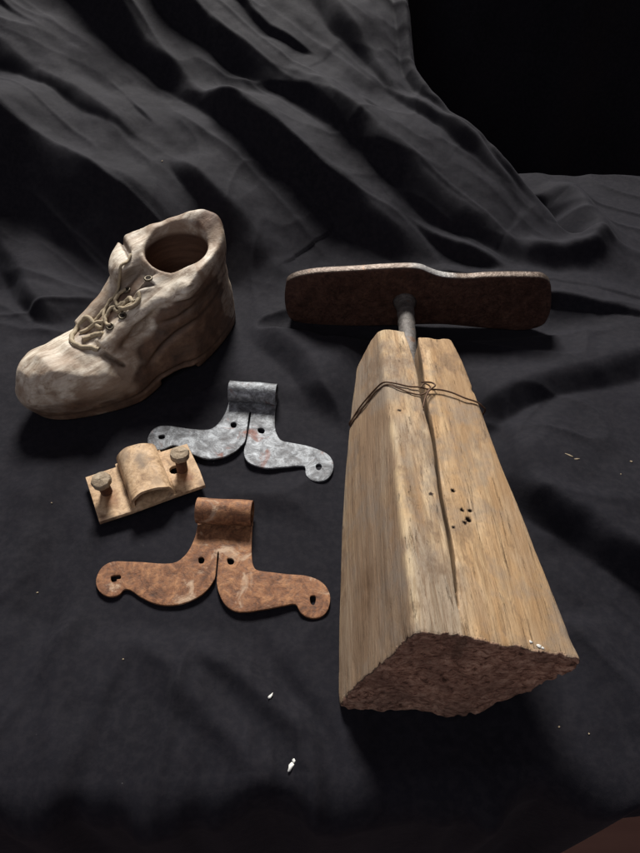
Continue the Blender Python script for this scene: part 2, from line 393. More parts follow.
SLOPES = [  # crest lines of the draped folds: points, height, steep width, back width
    ([(-.75, 1.03), (-.5374, .929), (-.4481, .8861), (-.3606, .8454), (-.2609, .8016), (-.1701, .7401), (-.09, .69)], .075, .085, .15),
    ([(-.75, 1.24), (-.56, 1.1137), (-.4643, 1.0435), (-.3713, .9728), (-.2814, .9068), (-.2081, .8454), (-.1213, .7773), (-.0511, .7119), (.01, .675)], .060, .060, .11),
    ([(-.45, 1.25), (-.3422, 1.1569), (-.2865, 1.0995), (-.2246, 1.0366), (-.1718, .9822), (-.0988, .9199), (-.0279, .8682), (.0414, .8265), (.1335, .7647), (.2046, .7119)], .050, .042, .09),
    ([(-.36, 1.26), (-.2529, 1.1569), (-.1763, 1.0995), (-.1016, 1.0435), (-.0287, .9889), (.0354, .929), (.0908, .8772), (.1519, .8265), (.2403, .7647), (.30, .70)], .052, .046, .09),
    ([(-.02, 1.20), (.05, 1.09), (.12, .99), (.18, .92), (.235, .86), (.285, .80), (.32, .76)], .030, .040, .05),
    ([(.125, 1.25), (.135, 1.10), (.145, 1.03), (.183, .952), (.243, .878), (.305, .822), (.345, .785)], .034, .030, .03),
    ([(-.60, 1.20), (-.50, 1.13), (-.40, 1.06), (-.30, .985), (-.22, .90), (-.15, .83)], .036, .022, .04),
    ([(-.42, 1.05), (-.33, .97), (-.25, .90), (-.18, .84)], .026, .018, .03),
    ([(-.20, 1.22), (-.12, 1.13), (-.04, 1.06), (.04, .99), (.10, .93), (.16, .87)], .034, .020, .04),
    ([(-.02, .93), (.05, .86), (.12, .80), (.19, .745), (.26, .70)], .024, .016, .035),
]
FLATS = [
    ([(.150, .405), (.1675, .3907), (.2029, .3585), (.2395, .3252), (.2734, .2945), (.312, .2632), (.40, .20)], .030, .030, .10),
    ([(.23, .668), (.2716, .6512), (.3176, .639), (.3841, .6191), (.4484, .60), (.6, .56)], .018, .014, .05),
    ([(.02, .40), (.1208, .4354), (.19, .4812), (.2633, .5202), (.3655, .5624), (.445, .5894), (.6, .62)], .022, .038, .07),
    ([(-.125, .70), (-.0929, .6554), (-.0529, .5962), (-.0111, .5344), (.0261, .4717), (.05, .42)], .020, .032, .06),
    ([(-.02, .70), (.0, .62), (.02, .56), (.035, .50)], .013, .025, .04),
    ([(.06, .72), (.14, .705), (.24, .70), (.34, .675), (.46, .655)], .010, .012, .03),
    ([(.18, .56), (.24, .575), (.32, .575), (.42, .565), (.55, .56)], .009, .012, .03),
    ([(.20, .455), (.26, .43), (.33, .39), (.42, .35), (.5, .33)], .007, .012, .04),
    ([(-.52, .86), (-.4372, .7726), (-.3547, .6794), (-.2883, .6179)], .020, .03, .06),
]
SOFT = [  # low rounded pleats: points, height, width
    ([(-.24, .46), (-.225, .40), (-.232, .34), (-.225, .27), (-.20, .21)], -.006, .014),
    ([(-.27, .42), (-.262, .33), (-.25, .25), (-.225, .12)], .005, .02),
    ([(-.205, .33), (-.195, .25), (-.18, .17), (-.17, .10)], .004, .012),
    ([(-.15, .24), (-.10, .19), (-.06, .145), (-.04, .10)], .005, .010),
    ([(-.12, .235), (-.05, .185), (-.01, .14), (.0, .10)], .005, .010),
    ([(-.36, .38), (-.33, .28), (-.30, .20), (-.27, .10)], .005, .018),
    ([(-.05, .24), (-.02, .18), (.0, .14), (.01, .10)], -.004, .010),
    ([(.205, .24), (.225, .18), (.24, .12)], .005, .018),
    ([(.26, .27), (.30, .19), (.33, .12)], -.004, .016),
    ([(.13, .13), (.10, .12), (.05, .105)], .003, .008),
    ([(.34, .42), (.38, .36), (.44, .30)], .006, .03),
    ([(-.13, .365), (-.105, .352), (-.09, .345)], .003, .012),
    ([(.347, .9397), (.385, .893), (.3892, .8161), (.3637, .757), (.319, .742), (.25, .752)], .013, .017),
    ([(.33, .90), (.352, .86), (.350, .81), (.335, .79)], -.018, .014),
]
def seg_dist(X, Y, pts):
    """signed distance to a polyline (positive on its right-hand... camera side) and position along it (0..1)"""
    P = np.array(pts); L = np.r_[0, np.cumsum(np.hypot(*np.diff(P, axis=0).T))]
    bd = np.full(X.shape, 1e9); sg = np.zeros(X.shape); al = np.zeros(X.shape)
    for i in range(len(P) - 1):
        a, b = P[i], P[i + 1]; d = b - a; l2 = d @ d
        t = np.clip(((X - a[0]) * d[0] + (Y - a[1]) * d[1]) / l2, 0, 1)
        ex, ey = X - a[0] - t * d[0], Y - a[1] - t * d[1]
        dd = np.hypot(ex, ey); m = dd < bd
        bd = np.where(m, dd, bd)
        sg = np.where(m, np.sign(d[0] * ey - d[1] * ex), sg)
        al = np.where(m, L[i] + t * math.sqrt(l2), al)
    return bd, sg, al / L[-1]

FOOT = [(-.215, .56, .16, .085, .75), (-.165, .37, .075, .05, .4), (-.09, .285, .12, .06, 0), (-.08, .435, .11, .055, 0),
        (.085, .32, .085, .19, 0), (.115, .615, .18, .025, 0)]

def cloth_height(X, Y):
    d, sg, al = seg_dist(X, Y, EDGE[::-1])
    right = -sg * d                              # >0 : right-hand side of the drape's rim
    right = np.where(Y < .80, right - (.80 - Y) * 2.0 - .0, right)
    m = .62
    up = m * .5 * ((Y - .80) + np.sqrt((Y - .80) ** 2 + .10 ** 2)) - .012
    up = up * sstep(.52, .78, Y)
    wx = X + .014 * vnoise(X * 9, Y * 9, .3, 3) + .005 * vnoise(X * 24, Y * 24, .3, 13); wy = Y + .014 * vnoise(X * 9, Y * 9, .7, 4) + .005 * vnoise(X * 24, Y * 24, .5, 14)
    fold = np.zeros(X.shape)
    for pts, h, w1, w2 in SLOPES:
        dd, s, a = seg_dist(wx, wy, pts)
        s = -s
        hh = h * (1 + .25 * vnoise(a * 9, h * 100, w1 * 50, 5)) * (1 - sstep(.74, .99, a))
        front = hh * (1 - sstep(0, w1, dd) * 1.)
        back = hh * np.exp(-(dd / w2) ** 1.15)
        f = np.where(s > 0, front, back)
        fold = smax(fold, f, .0025)
    slope_z = up + fold
    edge = 1 / (1 + np.exp(-np.clip(-right / .008, -30, 30)))
    flat = np.zeros(X.shape)
    for pts, h, w1, w2 in FLATS:
        dd, s, a = seg_dist(wx, wy, pts); s = -s
        hh = h * sstep(0, .14, a) * (1 - sstep(.86, 1., a))
        f = np.where(s > 0, hh * (1 - sstep(0, w1, dd)), hh * np.exp(-(dd / w2) ** 1.4))
        flat = smax(flat, f, .002)
    for pts, h, w in SOFT:
        dd, s, a = seg_dist(wx, wy, pts)
        flat = flat + 1.5 * h * sstep(0, .2, a) * (1 - .8 * sstep(.85, 1., a)) * np.exp(-(dd / w) ** 2)
    far = 0.035 * sstep(.62, .98, Y)
    back_drop = -.9 * sstep(.975, 1.16, Y + .03 * X)
    z_right = flat + far * .6 + back_drop
    z = z_right + (np.maximum(slope_z, 0) - np.where(Y > .9, z_right * sstep(.9, 1., Y), 0)) * edge
    ac = X * .62 + Y * .785; aln = X * .785 - Y * .62
    rid = 1 - np.abs(vnoise(ac * 17 + .5 * vnoise(X * 6, Y * 6, 0, 91), aln * 3.2, .3, 92)) * 2.2
    rid2 = 1 - np.abs(vnoise(ac * 34, aln * 6, .9, 93)) * 2.2
    z = z + (.0060 * np.clip(rid, 0, 1) ** 1.5 + .0018 * np.clip(rid2, 0, 1) ** 1.5) * sstep(.62, .85, Y + .3 * np.maximum(0, -X)) * (.25 + .75 * edge)
    # thin radiating creases in front, running towards the table edge
    th = np.arctan2(X + .06, .62 - Y); rr_ = np.hypot(X + .06, .62 - Y)
    rp = 1 - np.abs(vnoise(th * 13, rr_ * 2.2, .4, 94)) * 2.3
    rp2 = 1 - np.abs(vnoise(th * 27, rr_ * 3.5, .8, 95)) * 2.3
    z = z + (.0060 * np.clip(rp, 0, 1) ** 1.4 + .0016 * np.clip(rp2, 0, 1) ** 1.5) * sstep(.36, .16, Y) 
    # short random creases on the rest of the table
    rc = 1 - np.abs(vnoise(X * 9 + 2 * vnoise(X * 4, Y * 4, .1, 96), Y * 15 + X * 5, .2, 97)) * 2.6
    z = z + .0032 * np.clip(rc, 0, 1) ** 1.6 * sstep(.2, .34, Y) * (1 - .6 * edge * sstep(.7, .8, Y))
    n = .0032 * fbm(X * 7, Y * 7, 1.7, 3, 11) + .0012 * fbm(X * 30, Y * 22, 4.1, 3, 12)
    z = z + n * (.55 + .6 * edge)
    flatten = np.zeros(X.shape)
    for fx, fy, rx, ry, ang in FOOT:
        c, s = math.cos(ang), math.sin(ang)
        u = ((X - fx) * c + (Y - fy) * s) / rx; v = (-(X - fx) * s + (Y - fy) * c) / ry
        flatten = np.maximum(flatten, 1 - sstep(.85, 1.45, np.hypot(u, v)))
    zf = .0008 * fbm(X * 26, Y * 26, .2, 3, 31) - .0012
    z = z * (1 - flatten) + zf * flatten
    return z

def build_cloth():
    xs = np.arange(-.78, .78, .0020); ys = np.arange(.128, 1.34, .0020)
    X, Y = np.meshgrid(xs, ys)
    front = .012 * vnoise(X * 4, 0 * X, 0 * X, 21) + .010 * (X / .3)
    Yw = Y + front * (1 - sstep(.11, .22, Y))
    Z = cloth_height(X, Yw)
    # front roll and hang with pleats
    nh = 60
    rows = []
    for i in range(nh, 0, -1):
        t = i / nh
        s = t ** 1.4 * .34
        r = .026
        ang = min(s / r, math.pi / 2)
        dy = -r * math.sin(ang); dz = -r * (1 - math.cos(ang)) - max(0, s - r * math.pi / 2)
        pleat = (.009 * vnoise(xs * 26, 0 * xs + s * 2, 0 * xs, 8) + .004 * vnoise(xs * 60, 0 * xs + s * 4, 0 * xs, 9)) * min(1, s / .03)
        hem = np.where(True, 1 - .86 * sstep(.175, .235, xs), 1)      # the cloth is gathered short near the right corner
        rows.append((xs, Yw[0] + dy + pleat, Z[0] + dz * hem))
    HX = np.array([r[0] for r in rows]); HY = np.array([r[1] for r in rows]); HZ = np.array([r[2] for r in rows])
    X = np.vstack([HX, X]); Y = np.vstack([HY, Yw]); Z = np.vstack([HZ, Z])
    nr, nc = X.shape
    V = np.stack([X, Y, Z], -1).reshape(-1, 3)
    i = np.arange(nr * nc).reshape(nr, nc)
    F = np.stack([i[:-1, :-1], i[:-1, 1:], i[1:, 1:], i[1:, :-1]], -1).reshape(-1, 4)
    o = link('draped_cloth', mesh_np('draped_cloth', V, F), M_cloth)
    o['kind'] = 'structure'
    o['label'] = 'black cotton cloth draped in folds under and behind everything'
    return o
build_cloth()

def zcloth(x, y):
    return float(cloth_height(np.array([[x]]), np.array([[y]]))[0, 0])

# floor and far wall, in the dark
k = NT('brown_floorboards')
kc = k.mix(k.noise(6, 4, .6, k.mp((1, 8, 1))), (.16, .07, .05), (.30, .15, .11))
M_floor = k.out(kc, .6)
bm = bmesh.new()
bmesh.ops.create_grid(bm, x_segments=2, y_segments=2, size=3)
me = bpy.data.meshes.new('floor'); bm.to_mesh(me); bm.free()
fl = link('floor', me, M_floor, smooth=False); fl.location = (0, .5, -.46); fl['kind'] = 'structure'

xs = np.linspace(-1.5, 1.5, 400); zs = np.linspace(-.46, .32, 60)
X, Z = np.meshgrid(xs, zs)
Yc = 1.42 + .018 * np.sin(X * 21 + 2 * vnoise(X * 3, 0 * X, Z, 71)) + .012 * vnoise(X * 9, 0 * X, Z * 3, 72)
ii = np.arange(X.size).reshape(X.shape)
cu = link('backdrop', mesh_np('backdrop', np.stack([X, Yc, Z], -1).reshape(-1, 3), np.stack([ii[:-1, :-1], ii[:-1, 1:], ii[1:, 1:], ii[1:, :-1]], -1).reshape(-1, 4)), M_cloth)
cu['kind'] = 'structure'

# ------------------------------------------------------------------ wooden block with iron plate
def quad_sdf(X, Z, q):
    """q: four corner arrays (x,z) counter-clockwise; max of half planes"""
    r = None
    for i in range(4):
        ax, az = q[i]; bx, bz = q[(i + 1) % 4]
        dx, dz = bx - ax, bz - az; l = np.hypot(dx, dz)
        s = ((X - ax) * dz - (Z - az) * dx) / l
        r = s if r is None else smax(r, s, .006)
    return r

def build_block():
    h = .00125
    X, Y, Z = grid((-.012, .150, -.012), (.188, .512, .148), h)
    X = X.astype(np.float32); Y = Y.astype(np.float32); Z = Z.astype(np.float32)
    t = (Y - .168) / (.5 - .168)
    L = lambda a, b, bul=0: a + (b - a) * t + bul * 4 * t * (1 - t)
    A = (L(.010, .037, -.004), L(-.001, .050)); B = (L(.056, .0595), L(.129, .088, .001))
    C = (L(.168, .134, -.001), L(.0865, .083, .004)); D = (L(.122, .106), L(-.046, .012))
    f = quad_sdf(X, Z, [A, D, C, B])
    # the bottom lies on the cloth, rotted corner
    f = smax(f, (L(.0005, .022) - Z), .006)
    f = smax(f, (X - (.142 - (.03 - Z) * 1.1) - t * .05) * .7, .01)
    # ends
    bumps = np.zeros_like(X)
    nb = np.abs(Y - .168) < .012
    bumps[nb] = (.0013 * fbm(X[nb] * 90, Y[nb] * 40, Z[nb] * 90, 4, 2) + .0022 * vnoise(X[nb] * 22, 0 * X[nb], Z[nb] * 22, 6) + .0022 * np.maximum(0, vnoise(X[nb] * 230, 0 * X[nb], Z[nb] * 230, 16)))
    f = smax(f, (.168 - .009 * np.exp(-((X - .105) / .032) ** 2) * np.clip(1 - Z / .06, 0, 1) + bumps - Y), .0022)
    # far end: two halves cut unevenly, left one a touch longer, corners sawn off
    endY = np.where(X < .0895, .503, .497) - .25 * np.maximum(0, .062 - Z) - .9 * np.maximum(0, .052 - X)
    f = smax(f, Y - endY, .003)
    # split running in from the far end
    cx = .0905 + .0007 * np.sin(Y * 60) - .002 * np.maximum(0, .36 - Y) / .1
    w = .0001 + .0014 * np.clip((Y - .33) / .1, 0, 1) + .0026 * np.clip((Y - .43) / .07, 0, 1) + .0004 * np.clip((Y - .17) / .06, 0, 1)
    depth = .010 + .032 * np.clip((Y - .22) / .2, 0, 1)
    top = .129 + (.088 - .129) * t - .37 * (X - .056)
    crack = np.maximum(np.abs(X - cx) - w * np.clip((Z - (top - depth)) / depth * 1.4, .35, 1.2), (top - depth) - Z)
    crack = np.where(Y < .21, crack + (.21 - Y) * .03, crack)
    f = smax(f, -crack, .0012)
    f = f + .0016 * sstep(-.0008, .0008, X - cx) * sstep(.17, .26, Y) * (Z > top - .02)
    # right-hand half sits slightly lower; notch where the wire bites at the right arris
    notch = np.sqrt(((Y - .418) / 1.0) ** 2 + ((X - .1465) / 1.6) ** 2 + ((Z - .084) / 1.6) ** 2) - .0065
    f = smax(f, -notch, .002)
    notch = np.sqrt(((Y - .417)) ** 2 + ((X - .028) / 1.5) ** 2 + ((Z - .04) / 2.) ** 2) - .004
    f = smax(f, -notch, .002)
    pits = [(.1035, .274, .0009), (.107, .266, .0015), (.1035, .262, .0009), (.0995, .292, .0011), (.094, .256, .0008), (.081, .283, .0008), (.110, .275, .0008), (.0665, .375, .0009)]
    pit = np.zeros(X.shape, bool)
    for px, py, r in pits:
        m = (np.abs(X - px) < .006) & (np.abs(Y - py) < .006)
        dd = np.sqrt((X[m] - px) ** 2 + (Y[m] - py) ** 2) - r
        zz = np.maximum(dd, (top[m] - .006) - Z[m])
        f[m] = np.maximum(f[m], -zz)
    # knot dent on the left face
    dent = np.sqrt(((Y - .232) / 1.5) ** 2 + (X - .028) ** 2 * 1. + ((Z - .066) / 1.) ** 2) - .0055
    f = smax(f, -dent, .003)
    band = np.abs(f) < .008
    f[band] += (.0007 * fbm(X[band] * 60, Y[band] * 9, Z[band] * 60, 3, 41) + .0010 * vnoise(X[band] * 18, Y[band] * 9, Z[band] * 18, 43)
                + .0009 * np.maximum(0, vnoise(X[band] * 160, Y[band] * 60, Z[band] * 160, 44)) * sstep(.21, .17, Y[band]))
    V, F = surfnet(f, (-.012, .150, -.012), h)
    me = mesh_np('wood_block', V, F)
    # masks
    n = np.empty(len(me.vertices) * 3, np.float32); me.vertices.foreach_get('normal', n); n = n.reshape(-1, 3)
    x, y, z = V.T
    tt = (y - .168) / .332
    tp = .129 + (.088 - .129) * tt - .37 * (x - .056)
    end = sstep(.25, .55, -n[:, 1] + .25 * vnoise(x * 260, z * 260, y * 100, 19)) * (1 - sstep(.008, .013, y - .168))
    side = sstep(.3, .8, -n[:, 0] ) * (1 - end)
    Bx = .056 + .0035 * tt; Bz = .129 - .041 * tt
    ar = np.exp(-(((x - Bx) ** 2 + (z - Bz) ** 2) / .0042 ** 2)) * (1 - end) * sstep(-.5, .4, vnoise(x * 60, y * 60, z * 60, 77) + .1)
    Ax = .010 + .027 * tt; Az = -.001 + .051 * tt
    ar = np.maximum(ar, .6 * np.exp(-(((x - Ax) ** 2 + (z - Az) ** 2) / .006 ** 2)) * (1 - end))
    pitm = np.zeros(len(x))
    for px, py, r in pits: pitm = np.maximum(pitm, (np.hypot(x - px, y - py) < r + .0008) & (z > tp - .02) & (z < tp + .006))
    pitm = np.maximum(pitm, (np.sqrt(((y - .232) / 1.5) ** 2 + (x - .028) ** 2 + (z - .066) ** 2) < .0062) * .8)
    cxx = .0905 + .0007 * np.sin(y * 60) - .002 * np.maximum(0, .36 - y) / .1
    pitm = np.maximum(pitm, ((np.abs(x - cxx) < .0035) & (z < tp - .0035) & (n[:, 2] < .75) & (y < .49)) * .35 * (z > tp - .03))
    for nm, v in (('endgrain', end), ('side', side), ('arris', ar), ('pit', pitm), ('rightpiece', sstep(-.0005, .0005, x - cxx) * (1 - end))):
        a = me.attributes.new(nm, 'FLOAT', 'POINT'); a.data.foreach_set('value', np.asarray(v, np.float32))
    return me

block = thing('wooden_block_tool', 'weathered timber block bound with wire, a dark sole-shaped iron plate on its rod', 'hand tool', (0, 0, 0))
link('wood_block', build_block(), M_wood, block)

# iron plate : drawn upright, leaning a little towards the block
pv0 = Vector((-.035, .627, 0)); pv1 = Vector((.27, .608, 0))
ux = (pv1 - pv0).normalized(); uz = Vector((0, -.10, 1)).normalized(); uz = (uz - ux * uz.dot(ux)).normalized(); un = uz.cross(ux)
PT = 0.0105
me = plate_mesh([tuple(p) for p in PLATE_UV], [], PT, .0018, .012, lambda x, y: .0018 * math.sin(x * 17) + .001 * math.sin(y * 60 + x * 30), 3)
Mx = Matrix(((ux.x, uz.x, -un.x, 0), (ux.y, uz.y, -un.y, 0), (ux.z, uz.z, -un.z, 0), (0, 0, 0, 1)))
Mx = Matrix.Translation(pv0) @ Mx
Mx = Matrix(((ux.x, uz.x, ux.cross(uz).x, pv0.x), (ux.y, uz.y, ux.cross(uz).y, pv0.y), (ux.z, uz.z, ux.cross(uz).z, pv0.z), (0, 0, 0, 1)))
# local z of the sheet points at the camera; push it back so its front face lies on the plane
me.transform(Mx @ Matrix.Translation((0, 0, -PT / 2)))
pl = link('iron_plate', me, [M_iron, M_edge], block)
sharp(me, 50)
fr = ux.cross(uz)
for p in me.polygons:
    if p.normal.z > .45 and abs(p.normal.dot(fr)) < .75: p.material_index = 1

# rod with a swollen weld at the plate
c0 = Vector((.0985, .614, .040)); c1 = Vector((.0893, .45, .054))
pts = [c0.lerp(c1, i / 24) for i in range(25)]
rr = [.0102 - .0026 * i / 24 + .004 * math.exp(-((i) / 1.) ** 2) + .0003 * math.sin(i * 2.1) for i in range(25)]
link('iron_rod', tube(pts, rr, 20), M_rod, block)

def lift(p, c=(.085, .41, .045), d=.0011):
    v = Vector((p[0] - c[0], 0, p[2] - c[2])).normalized(); return Vector(p) + v * d
W1 = [(.048, .428, .008), (.036, .425, .022), (.0295, .4215, .036), (.0320, .4215, .0435), (.0376, .4224, .0565), (.0444, .4225, .0696), (.051, .4215, .082), (.0568, .4160, .0952), (.066, .4115, .0985), (.0773, .4085, .0975),
      (.0870, .4085, .0965), (.0949, .4070, .0955), (.1059, .4081, .0937), (.1165, .4062, .0918), (.1264, .4009, .0908), (.1365, .3988, .0882), (.1415, .3965, .0852), (.1450, .3970, .078), (.139, .402, .055), (.125, .41, .030)]
W2 = [(.050, .424, .008), (.038, .4215, .024), (.0305, .4190, .036), (.0340, .4165, .0485), (.0400, .4168, .0610), (.0470, .4172, .0745), (.0530, .4165, .0860), (.0600, .4110, .0972), (.0680, .4050, .0990), (.0760, .4010, .0980), (.0860, .3990, .0965),
      (.0920, .4020, .0962), (.0965, .4085, .0968), (.0915, .4110, .0985), (.0880, .4060, .0985)]
TW = [(.0890, .4140, .0975), (.0985, .4155, .0955), (.1010, .4105, .0965), (.0950, .4030, .0980), (.0905, .3935, .0985), (.0880, .3845, .0990), (.0875, .3815, .0985)]
TW2 = [(.0985, .4165, .0955), (.0955, .4100, .0985), (.1000, .4020, .0975), (.1035, .4075, .0962), (.0990, .4120, .0980), (.0940, .4060, .0990), (.0925, .3985, .0985)]
for nm, w, r in (('wire', W1, .0008), ('wire', W2, .00065), ('wire', TW, .0008)):
    q = spline([lift(p) for p in w], 6)
    link(nm, tube(q, r, 8), M_wire, block)
for q, (x, y, z, s) in enumerate([(.1322, .1748, .0996, .0013), (.1372, .1728, .0978, .0019), (.1398, .1722, .0966, .0012)]):
    bm = bmesh.new(); bmesh.ops.create_icosphere(bm, subdivisions=2, radius=1)
    for v in bm.verts:
        kk = 1 + .3 * math.sin(v.co.x * 3 + q * 2) * math.cos(v.co.y * 4 + q)
        v.co = Vector((v.co.x * s * .95 * kk, v.co.y * s * .7 * kk, v.co.z * .0004 - v.co.x * s * .5))
    me = bpy.data.meshes.new('paint_fleck'); bm.to_mesh(me); bm.free()
    o = link('paint_fleck', me, M_white, block); o.location = (x, y, z)


# ------------------------------------------------------------------ hinges
def make_hinge(name, label, outline, holes, mat, loc, tubeL, tubeR, r, seed):
    root = thing(name, label, 'hinge', loc, 0, 'forged strap plates with a rolled barrel')
    off = np.array(loc[:2])
    e0, e1 = np.array(outline[-1]), np.array(outline[0])
    outline = outline + [tuple(e0 + (e1 - e0) * t) for t in (.02, .2, .5, .8, .98)]
    o2 = [tuple(np.array(p) - off) for p in outline]; h2 = [[tuple(np.array(p) - off) for p in q] for q in holes]
    def bend(x, y): return .0022 + .0008 * math.sin(x * 38 + seed) + .0006 * math.sin(y * 50 + x * 20 + seed * 2) 
    me = plate_mesh(o2, h2, .0024, .0005, .006, bend, 3)
    link('leaf', me, mat, root); sharp(me, 40)
    # barrel: sheet curls up and over towards the viewer
    A = Vector((*(np.array(tubeL) - off), .0022)); B = Vector((*(np.array(tubeR) - off), .0022))
    ax = (B - A).normalized(); fw = Vector((-ax.y, ax.x, 0)); up = Vector((0, 0, 1))
    prof = [(-.004, 0.0), (.002, .0)] + [(.004 + r * math.sin(g), r - r * math.cos(g)) for g in np.linspace(0, math.radians(318), 40)]
    th = .0021
    V, F = [], []
    nseg = 14
    for j in range(nseg + 1):
        f = j / nseg
        base = A.lerp(B, f)
        wob = .0004 * math.sin(f * 9 + seed)
        for i, (a, b) in enumerate(prof):
            pa, pb = prof[max(i - 1, 0)], prof[min(i + 1, len(prof) - 1)]
            tx, tz = pb[0] - pa[0], pb[1] - pa[1]; l = math.hypot(tx, tz); nx, nz = -tz / l, tx / l
            for sgn in (-.5, .5):
                V.append(base + fw * (a + nx * sgn * th) + up * (b + nz * sgn * th + wob + .0001))
    n = len(prof) * 2
    ring = [2 * i for i in range(len(prof))] + [2 * i + 1 for i in reversed(range(len(prof)))]
    for j in range(nseg):
        for q in range(len(ring)):
            a, b = ring[q], ring[(q + 1) % len(ring)]
            F.append((j * n + a, j * n + b, (j + 1) * n + b, (j + 1) * n + a))
    for j in (0, nseg):
        for i in range(len(prof) - 1):
            F.append((j * n + 2 * i, j * n + 2 * i + 1, j * n + 2 * i + 3, j * n + 2 * i + 2))
    me = bpy.data.meshes.new('barrel'); me.from_pydata([tuple(v) for v in V], [], F)
    bm = bmesh.new(); bm.from_mesh(me); bmesh.ops.recalc_face_normals(bm, faces=bm.faces); bm.to_mesh(me); bm.free()
    link('barrel', me, mat, root); sharp(me, 50)
    return root
make_hinge('strap_hinge', 'orange-brown rusted iron plate with two curved arms, lying in front of the cream bracket', FRONT, FH, M_rust, (-.09, .30, 0), (-.1102, .3330), (-.0608, .3300), .0106, 1.)
make_hinge('strap_hinge', 'grey galvanised iron plate with two curved arms, tucked against the cream bracket', BACK, BH, M_zinc, (-.08, .44, 0), (-.0963, .4885), (-.0463, .4838), .0100, 2.4)

# ------------------------------------------------------------------ cream bracket with two bolts
P0 = Vector((*STAPLE[3], 0)); P1 = Vector((*STAPLE[2], 0)); P3 = Vector((*STAPLE[0], 0))
axx = (P1 - P0).normalized(); ang = math.atan2(axx.y, axx.x)
WL = .1005; WD = .0585
zb = .0058
br = thing('bolted_bracket', 'cream painted metal bracket with a rounded strap and two bolts', 'bracket', (P0.x, P0.y, zb), ang)
def rounded_box(w, d, h, bev, z0=0., x0=0., y0=0., seg=2, cuts=8):
    bm = bmesh.new(); bmesh.ops.create_cube(bm, size=1)
    for v in bm.verts: v.co = Vector(((v.co.x + .5) * w + x0, (v.co.y + .5) * d + y0, (v.co.z + .5) * h + z0))
    bmesh.ops.bevel(bm, geom=bm.edges, offset=bev, segments=seg, profile=.6, affect='EDGES')
    me = bpy.data.meshes.new('b'); bm.to_mesh(me); bm.free(); return me
PTK = .0042
out = [(.001, .001), (.03, .0), (.07, .0008), (WL - .001, .0005), (WL, .02), (WL - .001, WD - .001), (.06, WD), (.03, WD - .0008), (.0, WD - .001), (.0006, .03)]
def circ(cx, cy, r, n=10): return [(cx + r * math.cos(2 * math.pi * i / n), cy + r * math.sin(2 * math.pi * i / n)) for i in range(n)]
def dens(o, n=5):
    r = []
    for i in range(len(o)):
        a, b = np.array(o[i]), np.array(o[(i + 1) % len(o)])
        for t in np.arange(n) / n: r.append(tuple(a + (b - a) * t))
    return r
BX1, BX2, BY = .0135, .0855, .0285
me = plate_mesh(dens(out), [circ(BX2 - .0065, BY + .002, .0052)], PTK, .0005, .006, lambda x, y: PTK / 2, 1)
link('base_plate', me, M_cream, br); sharp(me, 40)
# strap: thick sheet arched across the plate, running its whole depth
sx0, sx1 = .0305, .0715
prof = []
for g in np.linspace(math.pi, 0, 33):
    cx = (sx0 + sx1) / 2; a = (sx1 - sx0) / 2 - .001
    e = .62
    prof.append((cx + a * math.copysign(abs(math.cos(g)) ** e, math.cos(g)), PTK + .0165 * abs(math.sin(g)) ** .8))
prof = [(prof[0][0] - .0015, PTK + .0005)] + prof + [(prof[-1][0] + .0015, PTK + .0005)]
V, F = [], []
yy = np.linspace(.0035, WD + .003, 15); th = .0030
for j, y in enumerate(yy):
    for i, (a, b) in enumerate(prof):
        pa, pb = prof[max(i - 1, 0)], prof[min(i + 1, len(prof) - 1)]
        tx, tz = pb[0] - pa[0], pb[1] - pa[1]; l = math.hypot(tx, tz) or 1; nx, nz = -tz / l, tx / l
        dz = .0006 * math.sin(y * 90 + i * .2)
        V.append((a, y + .0008 * math.sin(i * .5), b + dz)); V.append((a - nx * th, y + .0008 * math.sin(i * .5), max(b - nz * th + dz, PTK - .0003)))
n = len(prof) * 2
ring = [2 * i for i in range(len(prof))] + [2 * i + 1 for i in reversed(range(len(prof)))]
for j in range(len(yy) - 1):
    for q in range(len(ring)):
        a, b = ring[q], ring[(q + 1) % len(ring)]
        F.append((j * n + a, j * n + b, (j + 1) * n + b, (j + 1) * n + a))
for j in (0, len(yy) - 1):
    for i in range(len(prof) - 1): F.append((j * n + 2 * i, j * n + 2 * i + 1, j * n + 2 * i + 3, j * n + 2 * i + 2))
me = bpy.data.meshes.new('strap'); me.from_pydata(V, [], F)
bm = bmesh.new(); bm.from_mesh(me); bmesh.ops.recalc_face_normals(bm, faces=bm.faces); bm.to_mesh(me); bm.free()
link('arched_strap', me, M_cream, br); sharp(me, 50)

